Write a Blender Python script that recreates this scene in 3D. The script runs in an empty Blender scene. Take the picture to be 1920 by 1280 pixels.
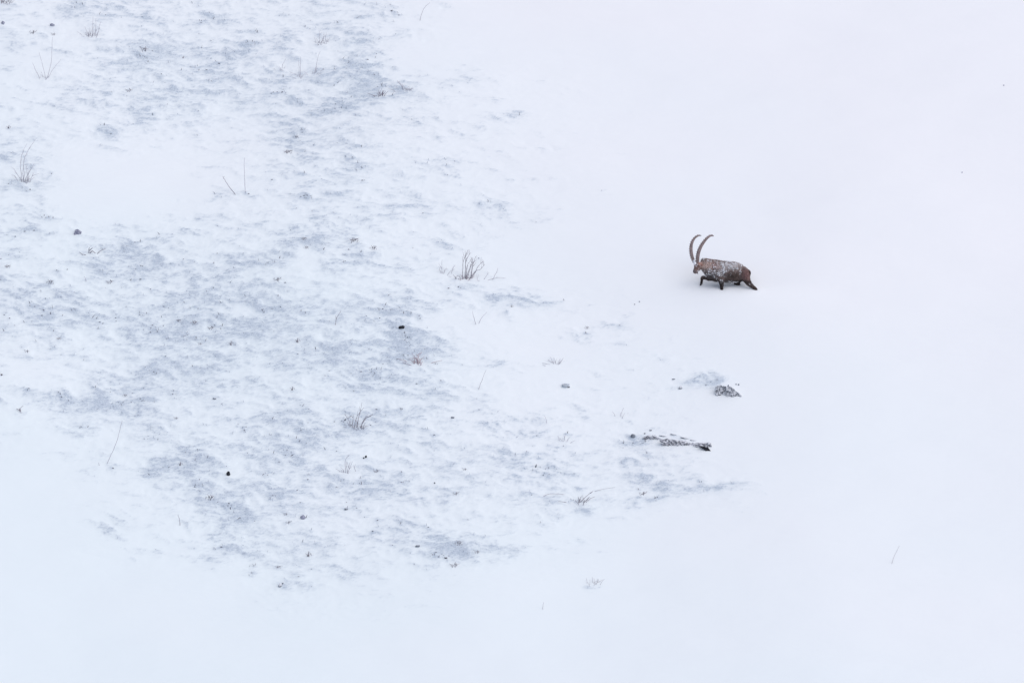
import bpy, bmesh, math, random
import numpy as np
from mathutils import Vector, Matrix, noise as mnoise

random.seed(7)
RNG = np.random.default_rng(11)
scene = bpy.context.scene
COL = scene.collection

# ------------------------------------------------------------------ camera
W_PX, H_PX = 1920.0, 1280.0
SC = 0.0142                      # metres per photo pixel at the slope
D = 140.0                        # distance of the long lens
PITCH = math.radians(8.0)
SLOPE = math.tan(math.radians(31.0))
DV = np.array([0.0, math.cos(PITCH), -math.sin(PITCH)])
UPV = np.array([0.0, math.sin(PITCH), math.cos(PITCH)])
CAMP = -D * DV
FPX = D / SC
cam_d = bpy.data.cameras.new('camera')
cam = bpy.data.objects.new('camera', cam_d)
COL.objects.link(cam)
cam.location = CAMP
cam.rotation_euler = (math.pi / 2 - PITCH, 0, 0)
cam_d.sensor_width = 36.0
cam_d.lens = 36.0 * FPX / W_PX
cam_d.clip_start = 1.0
cam_d.clip_end = 5000.0
scene.camera = cam

# ------------------------------------------------------------------ sky and sun
SUN_EL, SUN_AZ = math.radians(52), math.radians(125)      # azimuth clockwise from +Y
world = bpy.data.worlds.new('World')
scene.world = world
world.use_nodes = True
wn = world.node_tree
bg = wn.nodes['Background']
sky = wn.nodes.new('ShaderNodeTexSky')
sky.sky_type = 'NISHITA'
sky.sun_disc = False
sky.sun_elevation = SUN_EL
sky.sun_rotation = SUN_AZ
sky.altitude = 2000
sky.air_density = 0.6
sky.dust_density = 5.0
sky.ozone_density = 1.0
wn.links.new(sky.outputs['Color'], bg.inputs['Color'])
bg.inputs['Strength'].default_value = 0.115
sd = bpy.data.lights.new('sun', 'SUN')
sun = bpy.data.objects.new('sun', sd)
COL.objects.link(sun)
sd.energy = 1.45
sd.angle = math.radians(140)
sd.color = (1.0, 0.91, 0.80)
sun_dir = Vector((math.sin(SUN_AZ) * math.cos(SUN_EL), math.cos(SUN_AZ) * math.cos(SUN_EL), math.sin(SUN_EL)))
sun.rotation_euler = sun_dir.to_track_quat('Z', 'Y').to_euler()
sun.location = (30, -30, 60)
scene.view_settings.view_transform = 'Standard'
scene.view_settings.look = 'None'
scene.view_settings.gamma = 1.0
scene.view_settings.exposure = 0.60
scene.view_settings.use_curve_mapping = False
scene.render.engine = 'CYCLES'
scene.cycles.max_bounces = 6
scene.cycles.diffuse_bounces = 4

# ------------------------------------------------------------------ helpers
def tag(o, label=None, cat=None, group=None, kind=None):
    if label: o['label'] = label
    if cat: o['category'] = cat
    if group: o['group'] = group
    if kind: o['kind'] = kind
    return o

def link_mesh(name, me, mat=None, parent=None, loc=None):
    o = bpy.data.objects.new(name, me)
    COL.objects.link(o)
    if mat is not None and not me.materials: me.materials.append(mat)
    if parent is not None: o.parent = parent
    if loc is not None: o.location = loc
    return o

def mesh_from(name, verts, faces, smooth=True):
    me = bpy.data.meshes.new(name)
    me.from_pydata([tuple(v) for v in verts], [], [tuple(f) for f in faces])
    me.validate()
    if smooth:
        me.polygons.foreach_set('use_smooth', [True] * len(me.polygons))
    me.update()
    return me

def empty(name, loc):
    o = bpy.data.objects.new(name, None)
    o.empty_display_size = 0.1
    COL.objects.link(o)
    o.location = loc
    return o

def ramp_node(nt, stops):
    r = nt.nodes.new('ShaderNodeValToRGB')
    cr = r.color_ramp
    while len(cr.elements) > 1: cr.elements.remove(cr.elements[-1])
    cr.elements[0].position = stops[0][0]; cr.elements[0].color = (*stops[0][1], 1)
    for p, c in stops[1:]:
        e = cr.elements.new(p); e.color = (*c, 1)
    return r

def basic_mat(name, c0, c1, scale=20.0, rough=0.85, bump=0.2, coord='Object'):
    m = bpy.data.materials.new(name); m.use_nodes = True
    nt = m.node_tree; b = nt.nodes['Principled BSDF']
    b.inputs['Roughness'].default_value = rough
    b.inputs['Specular IOR Level'].default_value = 0.2
    tc = nt.nodes.new('ShaderNodeTexCoord')
    n = nt.nodes.new('ShaderNodeTexNoise')
    n.inputs['Scale'].default_value = scale; n.inputs['Detail'].default_value = 5
    nt.links.new(tc.outputs[coord], n.inputs['Vector'])
    r = ramp_node(nt, [(0.32, c0), (0.68, c1)])
    nt.links.new(n.outputs['Fac'], r.inputs['Fac'])
    nt.links.new(r.outputs['Color'], b.inputs['Base Color'])
    if bump:
        bp = nt.nodes.new('ShaderNodeBump'); bp.inputs['Strength'].default_value = bump
        bp.inputs['Distance'].default_value = 0.01
        nt.links.new(n.outputs['Fac'], bp.inputs['Height'])
        nt.links.new(bp.outputs['Normal'], b.inputs['Normal'])
    return m

def rock_mat(name, dark, light, frost, frost_amt, scale=14.0):
    """stone with rime clinging to it in specks"""
    m = bpy.data.materials.new(name); m.use_nodes = True
    nt = m.node_tree; b = nt.nodes['Principled BSDF']
    b.inputs['Roughness'].default_value = 0.9
    b.inputs['Specular IOR Level'].default_value = 0.2
    tc = nt.nodes.new('ShaderNodeTexCoord')
    n = nt.nodes.new('ShaderNodeTexNoise'); n.inputs['Scale'].default_value = scale; n.inputs['Detail'].default_value = 6
    nt.links.new(tc.outputs['Object'], n.inputs['Vector'])
    r = ramp_node(nt, [(0.35, dark), (0.65, light)])
    nt.links.new(n.outputs['Fac'], r.inputs['Fac'])
    n2 = nt.nodes.new('ShaderNodeTexNoise'); n2.inputs['Scale'].default_value = scale * 1.7; n2.inputs['Detail'].default_value = 4
    n2.inputs['Roughness'].default_value = 0.7
    mp = nt.nodes.new('ShaderNodeMapping'); mp.inputs['Location'].default_value = (3.1, 7.7, 1.3)
    mp.inputs['Rotation'].default_value = (0, .75, 0); mp.inputs['Scale'].default_value = (1, 1, .5)
    nt.links.new(tc.outputs['Object'], mp.inputs['Vector']); nt.links.new(mp.outputs['Vector'], n2.inputs['Vector'])
    geo = nt.nodes.new('ShaderNodeNewGeometry')
    sep = nt.nodes.new('ShaderNodeSeparateXYZ'); nt.links.new(geo.outputs['Normal'], sep.inputs['Vector'])
    mad = nt.nodes.new('ShaderNodeMath'); mad.operation = 'MULTIPLY_ADD'
    mad.inputs[1].default_value = 0.22; nt.links.new(sep.outputs['Z'], mad.inputs[0])
    nt.links.new(n2.outputs['Fac'], mad.inputs[2])
    mr = nt.nodes.new('ShaderNodeMapRange'); mr.interpolation_type = 'SMOOTHSTEP'
    mr.inputs['From Min'].default_value = 0.66 - frost_amt; mr.inputs['From Max'].default_value = 0.74 - frost_amt
    nt.links.new(mad.outputs[0], mr.inputs['Value'])
    mx = nt.nodes.new('ShaderNodeMix'); mx.data_type = 'RGBA'
    nt.links.new(mr.outputs['Result'], mx.inputs['Factor'])
    nt.links.new(r.outputs['Color'], mx.inputs[6]); mx.inputs[7].default_value = (*frost, 1)
    nt.links.new(mx.outputs[2], b.inputs['Base Color'])
    return m

# ------------------------------------------------------------------ numpy noise
_perm = RNG.permutation(512).astype(np.int64)
_ga = RNG.uniform(0, 2 * math.pi, 512)
_gx, _gy = np.cos(_ga), np.sin(_ga)
def perlin(x, y):
    xi = np.floor(x).astype(np.int64); yi = np.floor(y).astype(np.int64)
    xf = x - xi; yf = y - yi
    u = xf * xf * xf * (xf * (xf * 6 - 15) + 10); v = yf * yf * yf * (yf * (yf * 6 - 15) + 10)
    def g(ix, iy, dx, dy):
        h = _perm[(_perm[ix & 511] + iy) & 511]
        return _gx[h] * dx + _gy[h] * dy
    a = g(xi, yi, xf, yf); b = g(xi + 1, yi, xf - 1, yf)
    c = g(xi, yi + 1, xf, yf - 1); d = g(xi + 1, yi + 1, xf - 1, yf - 1)
    return (a + u * (b - a)) * (1 - v) + (c + u * (d - c)) * v
def fbm(x, y, o=4, gain=0.5):
    s = 0; a = 1.0; t = 0
    for i in range(o):
        s = s + a * perlin(x + 17.3 * i, y - 9.1 * i); t += a
        a *= gain; x = x * 2.03; y = y * 2.03
    return s / t * 1.6
def smooth(a, b, x):
    t = np.clip((x - a) / (b - a), 0, 1); return t * t * (3 - 2 * t)

# ------------------------------------------------------------------ the slope
def to_px(x, y, z):
    rx, ry, rz = x - CAMP[0], y - CAMP[1], z - CAMP[2]
    dep = ry * DV[1] + rz * DV[2]
    return 960 + rx / dep * FPX, 640 - (ry * UPV[1] + rz * UPV[2]) / dep * FPX

# how much wind-scoured turf shows, area by area (0 deep snow .. 9 mostly scoured), 120 px columns, 107 px rows
TURF = np.array([
    [5.5,6,6,6,6,6.5,3.5,1,0,0,0,0,0,0,0,0],
    [5,5.5,7.5,7,7,7.5,5,3.5,3,2,0.5,0,0,0,0,0],
    [5.5,5.5,4.5,4.5,6,6.5,5.2,4.4,3.4,2.4,1,0,0,0,0,0],
    [5,1.5,2,4.5,5.5,6,5.2,4.4,3.4,2.4,1.5,0.5,0,0,0,0],
    [6,6.5,7,7,7,6,5.2,4.4,2,1,0,0,0,0,0,0],
    [6.8,7.2,7.5,7.8,8,7,6.5,4.5,3.5,3.5,1.5,0,0,0,0,0],
    [6.2,6.5,7,7.3,7.8,7,7.2,5,2.8,3.5,3.5,1.5,0,0,0,0],
    [4.5,6,6.5,6.5,7,7,6.5,6,5.2,5.2,4,1,0,0,0,0],
    [1.5,3.5,5.8,7.6,7,6.5,6.5,7,6,6,5.5,4.2,0.5,0,0,0],
    [0.5,2.5,3.8,5.5,6.5,6,6,4.5,3.2,1.5,0,0,0,0,0,0],
    [0,0,0.5,2,4.2,3.8,3,1.6,1.4,1.5,0,0,0,0,0,0],
    [0,0,0,0,0,0,0,0,0,0,0,0,0,0,0,0]], float) / 9.0
# single patches that stand out: px, py, half width, half height, amount
PATCH = [(690,165,45,26,.5),(275,100,50,22,.4),(410,25,40,10,.3),(200,245,35,20,.45),(350,90,30,14,.2),
    (145,20,30,12,.3),(60,65,60,10,.2),(565,255,70,10,.2),(430,365,60,12,.2),(310,268,14,5,.4),(665,645,60,12,.1),
    (960,565,75,16,.4),(1100,622,32,12,.5),(1185,615,24,10,.5),(1160,640,30,4,.35),(1240,667,26,8,.5),
    (1330,712,48,14,.9),(1342,706,14,18,.7),(1270,724,20,5,.5),(1070,722,22,6,.4),(1045,675,20,8,.3),(830,645,20,12,.35),  # first two paint a shadowed slab by the boulders as grey turf
    (1190,815,30,14,.45),(1260,900,55,18,.35),(1340,912,70,9,.55),(1215,926,30,6,.5),(1090,935,30,9,.4),
    (840,1025,50,25,.6),(870,1060,35,9,.35),(550,1090,45,11,.55),(640,1075,30,8,.3),(575,1040,25,6,.3),
    (470,1060,14,14,.4),(200,750,60,14,.35),(310,870,60,12,.35),(150,805,50,20,.2),(205,975,20,20,.3),
    (440,950,50,25,.25),(430,1010,40,8,.3),(620,950,60,12,.2),(760,650,45,40,.25),(190,985,14,6,.3),
    (945,1040,20,10,.4),(1075,1000,16,9,.4),(1105,1098,22,6,.45),(880,535,30,8,.6),(775,25,0.1,.1,.0),
    (820,8,14,6,.6),(765,170,25,14,.4),(760,65,16,8,.35),(790,78,12,6,.3),(45,355,40,14,.5),(10,350,20,12,.5),
    (30,480,30,10,.3),(315,375,18,6,.55),(470,362,14,6,.4),(385,375,14,5,.35),(925,375,28,6,.35),(960,215,30,18,.22),
    (890,150,45,25,.2),(1025,280,30,10,.25),(1180,440,80,40,.0)]
HOLE = [(280,335,100,36,.85),(150,300,60,24,.5),(560,510,28,40,.35),(440,590,40,12,.4),(620,490,30,10,.3),(900,620,60,22,.5),
    (430,700,60,8,.2),(60,700,60,25,.5),(330,535,25,14,.4),(1020,650,80,20,.6),(80,120,40,22,.35),(820,610,30,16,.4),
    (720,105,30,10,.3),(780,120,60,30,.7),(1000,760,50,12,.3),(880,770,50,14,.25),(90,830,60,20,.5),(520,700,60,12,.3)]
def turf_density(px, py):
    gx = np.clip((px - 60) / 120.0, 0, 14.999); gy = np.clip((py - 53) / 106.7, 0, 10.999)
    ix = gx.astype(int); iy = gy.astype(int)
    fx = gx - ix; fy = gy - iy
    fx = fx * fx * (3 - 2 * fx); fy = fy * fy * (3 - 2 * fy)
    d = (TURF[iy, ix] * (1 - fx) + TURF[iy, ix + 1] * fx) * (1 - fy) + (TURF[iy + 1, ix] * (1 - fx) + TURF[iy + 1, ix + 1] * fx) * fy
    for (cx, cy, rx, ry, a) in PATCH:
        if a: d = d + a * np.exp(-(((px - cx) / rx) ** 2 + ((py - cy) / ry) ** 2))
    for (cx, cy, rx, ry, a) in HOLE:
        d = d * (1 - a * np.exp(-(((px - cx) / rx) ** 2 + ((py - cy) / ry) ** 2)))
    return np.clip(d, 0, 1.1)

def slope_fields(x, y):
    """height above z=0, share of scoured turf, and snow tone (icy mottle, painted light falloff) at ground points"""
    px, py = to_px(x, y, y * SLOPE)
    # wobble the map so that no outline follows the coarse cells
    wx = 45 * fbm(x * .35, y * .5 + 40, 3); wy = 22 * fbm(x * .35 + 71, y * .5, 3)
    den = turf_density(px + wx, py + wy)
    far = np.hypot(x, y) > 40
    den = np.where(far, 0, den)
    ca, sa = math.cos(0.13), math.sin(0.13)
    rx, ry = x * ca - y * sa, x * sa + y * ca
    ry = ry + 0.30 * fbm(x * .8 + 5, y * 1.2 + 9, 3)
    n1 = fbm(rx * .50 + 3, ry * .95 + 8, 4)
    def tus(rx, ry): return fbm(rx * 1.45 + 31, ry * 4.0 + 12, 4, .55)
    n2 = tus(rx, ry)
    g2 = (tus(rx, ry + .04) - tus(rx, ry - .04)) / .08
    n3 = fbm(rx * 3.6 + 9 + .5 * n2, ry * 12 + 2, 3, .6)
    n4 = fbm(rx * 9 + 19, ry * 24 + 2, 2, .6)
    m = .25 * n1 + .42 * n2 + .30 * n3 + .17 * n4 + .026 * g2
    bare = smooth(-.10, .68, m + (den - .53) * .80) * smooth(.02, .22, den)
    bare = bare * (.68 + .55 * smooth(-.35, .45, fbm(x * .45 + 90, y * .8 + 33, 3)))
    bare = bare * (0.66 + 0.44 * smooth(-.3, .4, n3 + .4 * n4))
    k = .25 + .75 * smooth(.05, .6, den)
    h = .30 * fbm(x * .08, y * .09, 2) + .025 * fbm(x * .35 + 2, y * .9, 2) + .006 * fbm(x * .5, y * 2.2 + 3, 3)
    h = h + k * den * (.042 * n2 + .014 * n3 + .006 * n4)
    h = h + 0.004 * fbm(x * 2.2, y * 9, 3)
    z = y * SLOPE + h
    # the ibex's legs have pushed shallow dips into the powder
    for (dx, dy, r, dep) in DIPS:
        z = z - dep * np.exp(-((x - dx) ** 2 + ((y - dy) * 1.2) ** 2) / r ** 2)
    if BENCH:
        w = np.exp(-(((x - BENCH[0] - .1) / 1.6) ** 2 + ((y - BENCH[1]) / .55) ** 2))
        z = z * (1 - .75 * w) + (BENCH[2] + .06 + .12 * (y - BENCH[1])) * .75 * w
    tone = np.clip(.50 + .022 * x + .030 * y + .35 * fbm(x * .10 + 50, y * .16 + 20, 2) - .25 * den, 0, 1)  # light falloff toward the lower left put into the tint, with icy mottle
    return z, np.clip(bare, 0, 1), tone
DIPS, BENCH = [], []

def at(px, py):
    """the point of the slope that the photo shows at this pixel"""
    dirv = DV + np.array([1, 0, 0]) * (px - 960) / FPX - UPV * (py - 640) / FPX
    t = D
    for _ in range(12):
        p = CAMP + dirv * t
        z = slope_fields(np.array([p[0]]), np.array([p[1]]))[0][0]
        t += (p[2] - z) / (-dirv[2] + dirv[1] * SLOPE)
    p = CAMP + dirv * t
    return Vector(p)

def offs(px, py, ox, oy, depth=0.0):
    """local offset, in the upright plane facing the lens, from pixel (ox, oy) to (px, py)"""
    return Vector(((px - ox) * SC, depth, -(py - oy) * SC / math.cos(PITCH) + depth * math.tan(PITCH) * 0))

IBEX = at(1357, 540)
BENCH += [IBEX.x, IBEX.y, IBEX.z]
for (dx, dy, r, dep) in ((-.06, -.17, .20, -.030), (-.06, -.17, .10, .065), (.40, .12, .22, -.03), (.40, .12, .12, .06), (.84, -.17, .18, -.025), (.84, -.17, .09, .05)):
    DIPS.append((IBEX.x + dx, IBEX.y + dy, r, dep))

def axis(half, step, far, n):
    core = np.arange(-half, half + step * .5, step)
    t = np.linspace(0, 1, n + 1)[1:]
    out = half + (far - half) * t ** 2.6 + t * step * 2
    return np.concatenate([-out[::-1], core, out])
gx = axis(14.3, .036, 400, 60)
gy = axis(14.6, .040, 300, 60)
X, Y = np.meshgrid(gx, gy)
Z, BARE, TONE = slope_fields(X.ravel(), Y.ravel())
nx, ny = len(gx), len(gy)
# wind drags the thin snow downhill of every scoured spot: crisp upper edges, trailing lower ones
Bg = BARE.reshape(ny, nx); trail = Bg.copy()
for k in range(1, 10):
    sh = np.zeros_like(Bg); sh[:-k] = Bg[k:]
    trail = np.maximum(trail, sh * (1 - k / 10.0) * .85)
def box(a_, k, ax):
    c_ = np.cumsum(np.concatenate([np.repeat(np.take(a_, [0], ax), k + 1, ax), a_, np.repeat(np.take(a_, [-1], ax), k, ax)], ax), ax)
    n_ = a_.shape[ax]
    return (np.take(c_, range(2 * k + 1, 2 * k + 1 + n_), ax) - np.take(c_, range(0, n_), ax)) / (2 * k + 1)
soft = box(box(box(box(trail, 9, 1), 4, 0), 9, 1), 4, 0)          # thin drift around the scoured spots; the smear also paints in haze
streak = box(box(trail, 3, 1), 1, 0)
BARE = np.clip(.56 * Bg + .32 * streak + .26 * soft, 0, 1).ravel()
me = bpy.data.meshes.new('snow_slope')
me.vertices.add(nx * ny)
me.vertices.foreach_set('co', np.stack([X.ravel(), Y.ravel(), Z], 1).ravel().astype(np.float32))
idx = np.arange(nx * ny).reshape(ny, nx)
q = np.stack([idx[:-1, :-1], idx[:-1, 1:], idx[1:, 1:], idx[1:, :-1]], -1).reshape(-1, 4)
me.loops.add(q.size); me.polygons.add(len(q))
me.loops.foreach_set('vertex_index', q.ravel().astype(np.int32))
me.polygons.foreach_set('loop_start', np.arange(0, q.size, 4, dtype=np.int32))
me.polygons.foreach_set('use_smooth', np.ones(len(q), bool))
me.update(calc_edges=True)
a = me.attributes.new('turf', 'FLOAT', 'POINT'); a.data.foreach_set('value', BARE.astype(np.float32))
a = me.attributes.new('ice_and_falloff', 'FLOAT', 'POINT'); a.data.foreach_set('value', TONE.astype(np.float32))

def slope_material():
    m = bpy.data.materials.new('snow_over_turf'); m.use_nodes = True
    nt = m.node_tree; L = nt.links.new; b = nt.nodes['Principled BSDF']
    b.inputs['Roughness'].default_value = 0.75
    b.inputs['Specular IOR Level'].default_value = 0.15
    tc = nt.nodes.new('ShaderNodeTexCoord')
    def attr(nm):
        n = nt.nodes.new('ShaderNodeAttribute'); n.attribute_name = nm; return n.outputs['Fac']
    def noise(scale, stretch, detail=4, rough=.55):
        mp = nt.nodes.new('ShaderNodeMapping'); mp.inputs['Scale'].default_value = stretch
        L(tc.outputs['Object'], mp.inputs['Vector'])
        n = nt.nodes.new('ShaderNodeTexNoise'); n.inputs['Scale'].default_value = scale
        n.inputs['Detail'].default_value = detail; n.inputs['Roughness'].default_value = rough
        L(mp.outputs['Vector'], n.inputs['Vector']); return n.outputs['Fac']
    def math_(op, a, bb, c=None):
        n = nt.nodes.new('ShaderNodeMath'); n.operation = op
        for i, v in enumerate((a, bb, c)):
            if v is None: continue
            if isinstance(v, (int, float)): n.inputs[i].default_value = v
            else: L(v, n.inputs[i])
        return n.outputs[0]
    def mix(f, A, B):
        n = nt.nodes.new('ShaderNodeMix'); n.data_type = 'RGBA'
        if isinstance(f, float): n.inputs[0].default_value = f
        else: L(f, n.inputs[0])
        for s, v in ((6, A), (7, B)):
            if isinstance(v, tuple): n.inputs[s].default_value = (*v, 1)
            else: L(v, n.inputs[s])
        return n.outputs[2]
    def step(v, lo, hi):
        n = nt.nodes.new('ShaderNodeMapRange'); n.interpolation_type = 'SMOOTHSTEP'
        n.inputs['From Min'].default_value = lo; n.inputs['From Max'].default_value = hi
        L(v, n.inputs['Value']); return n.outputs['Result']
    turf = attr('turf'); ice_and_falloff = attr('ice_and_falloff')
    snow = mix(ice_and_falloff, (.785, .866, .898), (.846, .871, .902))
    fine = noise(9.0, (1, 2.0, 1), 5, .65)
    fib = noise(26.0, (1, 1.8, 1), 4, .7)
    t2 = math_('MULTIPLY', turf, math_('MULTIPLY_ADD', fine, 1.7, .18))
    t2 = step(t2, .04, .92)
    frost = mix(step(fib, .36, .66), (.365, .445, .54), (.605, .68, .765))
    base = mix(math_('MULTIPLY', t2, .90), snow, frost)
    # sparse dead heather and soil where the snow is thinnest
    spk = math_('MULTIPLY', step(noise(34.0, (1, 1.6, 1), 3, .6), .62, .70), step(turf, .45, .95))
    base = mix(math_('MULTIPLY', spk, .55), base, (.20, .20, .23))
    L(base, b.inputs['Base Color'])
    bp = nt.nodes.new('ShaderNodeBump'); bp.inputs['Strength'].default_value = .35; bp.inputs['Distance'].default_value = .02
    L(math_('MULTIPLY', fine, math_('ADD', turf, .08)), bp.inputs['Height'])
    L(bp.outputs['Normal'], b.inputs['Normal'])
    return m
M_SLOPE = slope_material()
ground = link_mesh('snow_slope', me, M_SLOPE)
tag(ground, 'white wind blown snow slope with grey scoured turf patches', None, None, 'structure')

# ------------------------------------------------------------------ materials for the small things
M_TWIG = basic_mat('frosted_twig', (.30, .29, .34), (.62, .62, .68), 60, bump=0)
M_TWIGD = basic_mat('dark_twig', (.13, .12, .15), (.42, .39, .45), 60, bump=0)
M_STRAW = basic_mat('bleached_stalk', (.38, .38, .41), (.58, .58, .62), 60, bump=0)
M_RED = basic_mat('russet_twig', (.36, .27, .30), (.60, .52, .56), 60, bump=0)
M_STUB = basic_mat('rimed_grass', (.33, .37, .44), (.55, .60, .68), 3, bump=0)
M_SPECK = basic_mat('dead_seed_head', (.05, .05, .065), (.26, .26, .31), 1.5, bump=0)
M_ROCKD = rock_mat('black_stone', (.010, .011, .016), (.035, .038, .048), (.7, .74, .8), -.10)
M_ROCKM = rock_mat('grey_stone', (.12, .135, .165), (.26, .29, .34), (.72, .76, .82), .0)
M_ROCKP = rock_mat('dark_rimed_pebble', (.08, .085, .10), (.20, .215, .25), (.72, .76, .82), .03, 30)
M_ROCKV = rock_mat('violet_grey_stone', (.26, .27, .36), (.36, .38, .47), (.75, .79, .85), -.12)
M_ROCKF = rock_mat('rimed_stone', (.13, .14, .165), (.32, .34, .38), (.68, .71, .76), .18, 15)
M_ROCKL = rock_mat('rimed_ledge_stone', (.13, .135, .155), (.36, .37, .42), (.68, .71, .76), .15, 17)
M_SNOW = basic_mat('clinging_snow', (.80, .84, .90), (.88, .89, .93), 12, bump=0)

# ------------------------------------------------------------------ tubes
def tube_data(pts, radii, sides=5):
    """verts, faces of a tapered tube along pts (list of Vector)"""
    V, F = [], []
    prev = None
    n = len(pts)
    for i, p in enumerate(pts):
        t = (pts[min(i + 1, n - 1)] - pts[max(i - 1, 0)])
        if t.length < 1e-9: t = Vector((0, 0, 1))
        t.normalize()
        if prev is None:
            ref = Vector((0, 1, 0)) if abs(t.y) < .9 else Vector((1, 0, 0))
        else: ref = prev
        s = ref - t * ref.dot(t); s.normalize(); prev = s
        w = t.cross(s)
        for k in range(sides):
            a_ = 2 * math.pi * k / sides
            V.append(p + (s * math.cos(a_) + w * math.sin(a_)) * radii[i])
    for i in range(n - 1):
        for k in range(sides):
            k2 = (k + 1) % sides
            F.append((i * sides + k, i * sides + k2, (i + 1) * sides + k2, (i + 1) * sides + k))
    F.append(tuple(range(sides - 1, -1, -1)))
    F.append(tuple((n - 1) * sides + k for k in range(sides)))
    return V, F

def smooth_path(pts, per=4):
    """Catmull-Rom through pts"""
    if len(pts) < 3 and per < 2: return pts
    P = [pts[0] * 2 - pts[1]] + list(pts) + [pts[-1] * 2 - pts[-2]]
    out = []
    for i in range(1, len(P) - 2):
        p0, p1, p2, p3 = P[i - 1], P[i], P[i + 1], P[i + 2]
        for k in range(per):
            t = k / per
            out.append(.5 * ((2 * p1) + (p2 - p0) * t + (2 * p0 - 5 * p1 + 4 * p2 - p3) * t * t + (3 * p1 - p0 - 3 * p2 + p3) * t ** 3))
    out.append(P[-2].copy())
    return out

class MB:
    def __init__(s): s.V, s.F = [], []
    def add(s, V, F):
        o = len(s.V); s.V += V; s.F += [tuple(i + o for i in f) for f in F]
    def build(s, name, mat, parent=None, smooth_=True, loc=None):
        return link_mesh(name, mesh_from(name, s.V, s.F, smooth_), mat, parent, loc)

def stem_geo(line, ox, oy, r0, r1, side_twigs=0, depth=.10, rnd=random, root=True):
    """one stem with its side twigs: line in photo pixels"""
    d1 = rnd.uniform(-depth, depth)
    n = len(line)
    P = []
    for i, (x, y) in enumerate(line):
        d_ = d1 * i / max(1, n - 1)
        P.append(offs(x, y, ox, oy, d_))
    if root:
        P[0] = P[0] - Vector((0, 0, .05))
    P = smooth_path(P, 4)
    P = [p + Vector((rnd.gauss(0, .004), rnd.gauss(0, .004), 0)) if 0 < i < len(P) - 1 else p for i, p in enumerate(P)]
    R = [r0 + (r1 - r0) * i / (len(P) - 1) for i in range(len(P))]
    mb = MB(); mb.add(*tube_data(P, R, 5))
    for _ in range(side_twigs):
        i = rnd.randint(len(P) // 3, len(P) - 2)
        dirv = (P[i + 1] - P[i]).normalized()
        sgn = rnd.choice((-1, 1))
        dv = (dirv + Vector((sgn * rnd.uniform(.4, .9), rnd.uniform(-.5, .5), rnd.uniform(0, .3)))).normalized()
        ln = rnd.uniform(.05, .16)
        q0, q1, q2 = P[i], P[i] + dv * ln * .5, P[i] + dv * ln + Vector((0, 0, ln * .15))
        mb.add(*tube_data([q0, q1, q2], [R[i] * .8, R[i] * .6, r1 * .7], 4))
    return mb

def zconv(ox, oy, s):
    return lambda *pts: [(ox + x / s, oy + y / s) for x, y in pts]

def shrub(name, label, cat, base, lines, mat, r0=.009, r1=.004, tw=1, group=None, depth=.12, litter=0, matl=None, seed=1):
    rnd = random.Random(seed)
    r0, r1 = r0 * .86, r1 * .86
    bx, by = base
    o = empty(name, at(bx, by)); tag(o, label, cat, group)
    for ln in lines:
        mb = stem_geo(ln, bx, by, r0 * rnd.uniform(.8, 1.2), r1, tw, depth, rnd)
        mb.build('stem', mat, o)
    for _ in range(litter):
        # short sprigs crowded at the foot
        x0 = rnd.gauss(0, .10); y0 = rnd.uniform(-.08, .08); h = rnd.uniform(.06, .20)
        p0 = Vector((x0, y0, -.05 + y0 * SLOPE)); lean = rnd.gauss(0, .10) + x0 * .5
        p1 = p0 + Vector((lean * .4, rnd.uniform(-.03, .03), h * .6)); p2 = p0 + Vector((lean, rnd.uniform(-.05, .05), h))
        mb = MB(); mb.add(*tube_data([p0, p1, p2], [r0 * .8, r0 * .6, r1 * .8], 4))
        mb.build('sprig', matl or mat, o)
    return o

def stalk(name, label, cat, line, mat, r0=.008, r1=.004, tw=0, group=None, seed=1):
    rnd = random.Random(seed)
    r0, r1 = r0 * .86, r1 * .9
    bx, by = line[0]
    mb = stem_geo(line, bx, by, r0, r1, tw, .06, rnd)
    o = mb.build(name, mat, None, True, at(bx, by))
    return tag(o, label, cat, group)

c1 = zconv(810, 460, 13.714)
shrub('leafless_shrub', 'largest bare shrub, upright reddish twigs fanning out left of the ibex', 'shrub', (872, 523), [
    c1((850,800),(855,560),(870,300),(880,190)), c1((1000,800),(1040,560),(1080,430),(1130,290)),
    c1((1010,760),(1045,540),(1060,420),(1040,320)), c1((870,830),(950,640),(1010,480),(1050,390)),
    c1((790,820),(795,500),(850,290),(930,110)), c1((880,820),(900,560),(940,450)), c1((900,820),(980,600),(1010,500)),
    c1((860,800),(870,420),(940,260),(1005,175)), c1((1000,800),(1100,720),(1190,540),(1330,400)),
    c1((960,820),(1130,660),(1240,630),(1370,490)), c1((760,840),(700,800),(650,780)), c1((640,900),(605,850),(600,790))],
    M_TWIGD, .010, .004, 3, litter=14, matl=M_RED, seed=3)
shrub('fallen_branch', 'thin forked branch lying on the snow right of the largest bare shrub', 'branch', (906, 526), [
    c1((1300,908),(1175,890),(1150,740)), c1((1260,1030),(1320,900),(1480,700)), c1((1310,905),(1500,880),(1700,835),(1900,850)),
    c1((1560,830),(1650,720),(1705,585))], M_TWIG, .008, .004, 1, seed=4)
shrub('leafless_shrub', 'low frosted twig clump just left of the largest bare shrub', 'shrub', (832, 513), [
    c1((260,700),(250,560),(260,370)), c1((300,700),(330,640),(400,610)), c1((490,700),(520,620),(590,500)), c1((240,690),(200,640),(190,600))],
    M_TWIG, .007, .0035, 2, litter=6, seed=5)
c2 = zconv(0, 220, 8)
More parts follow.
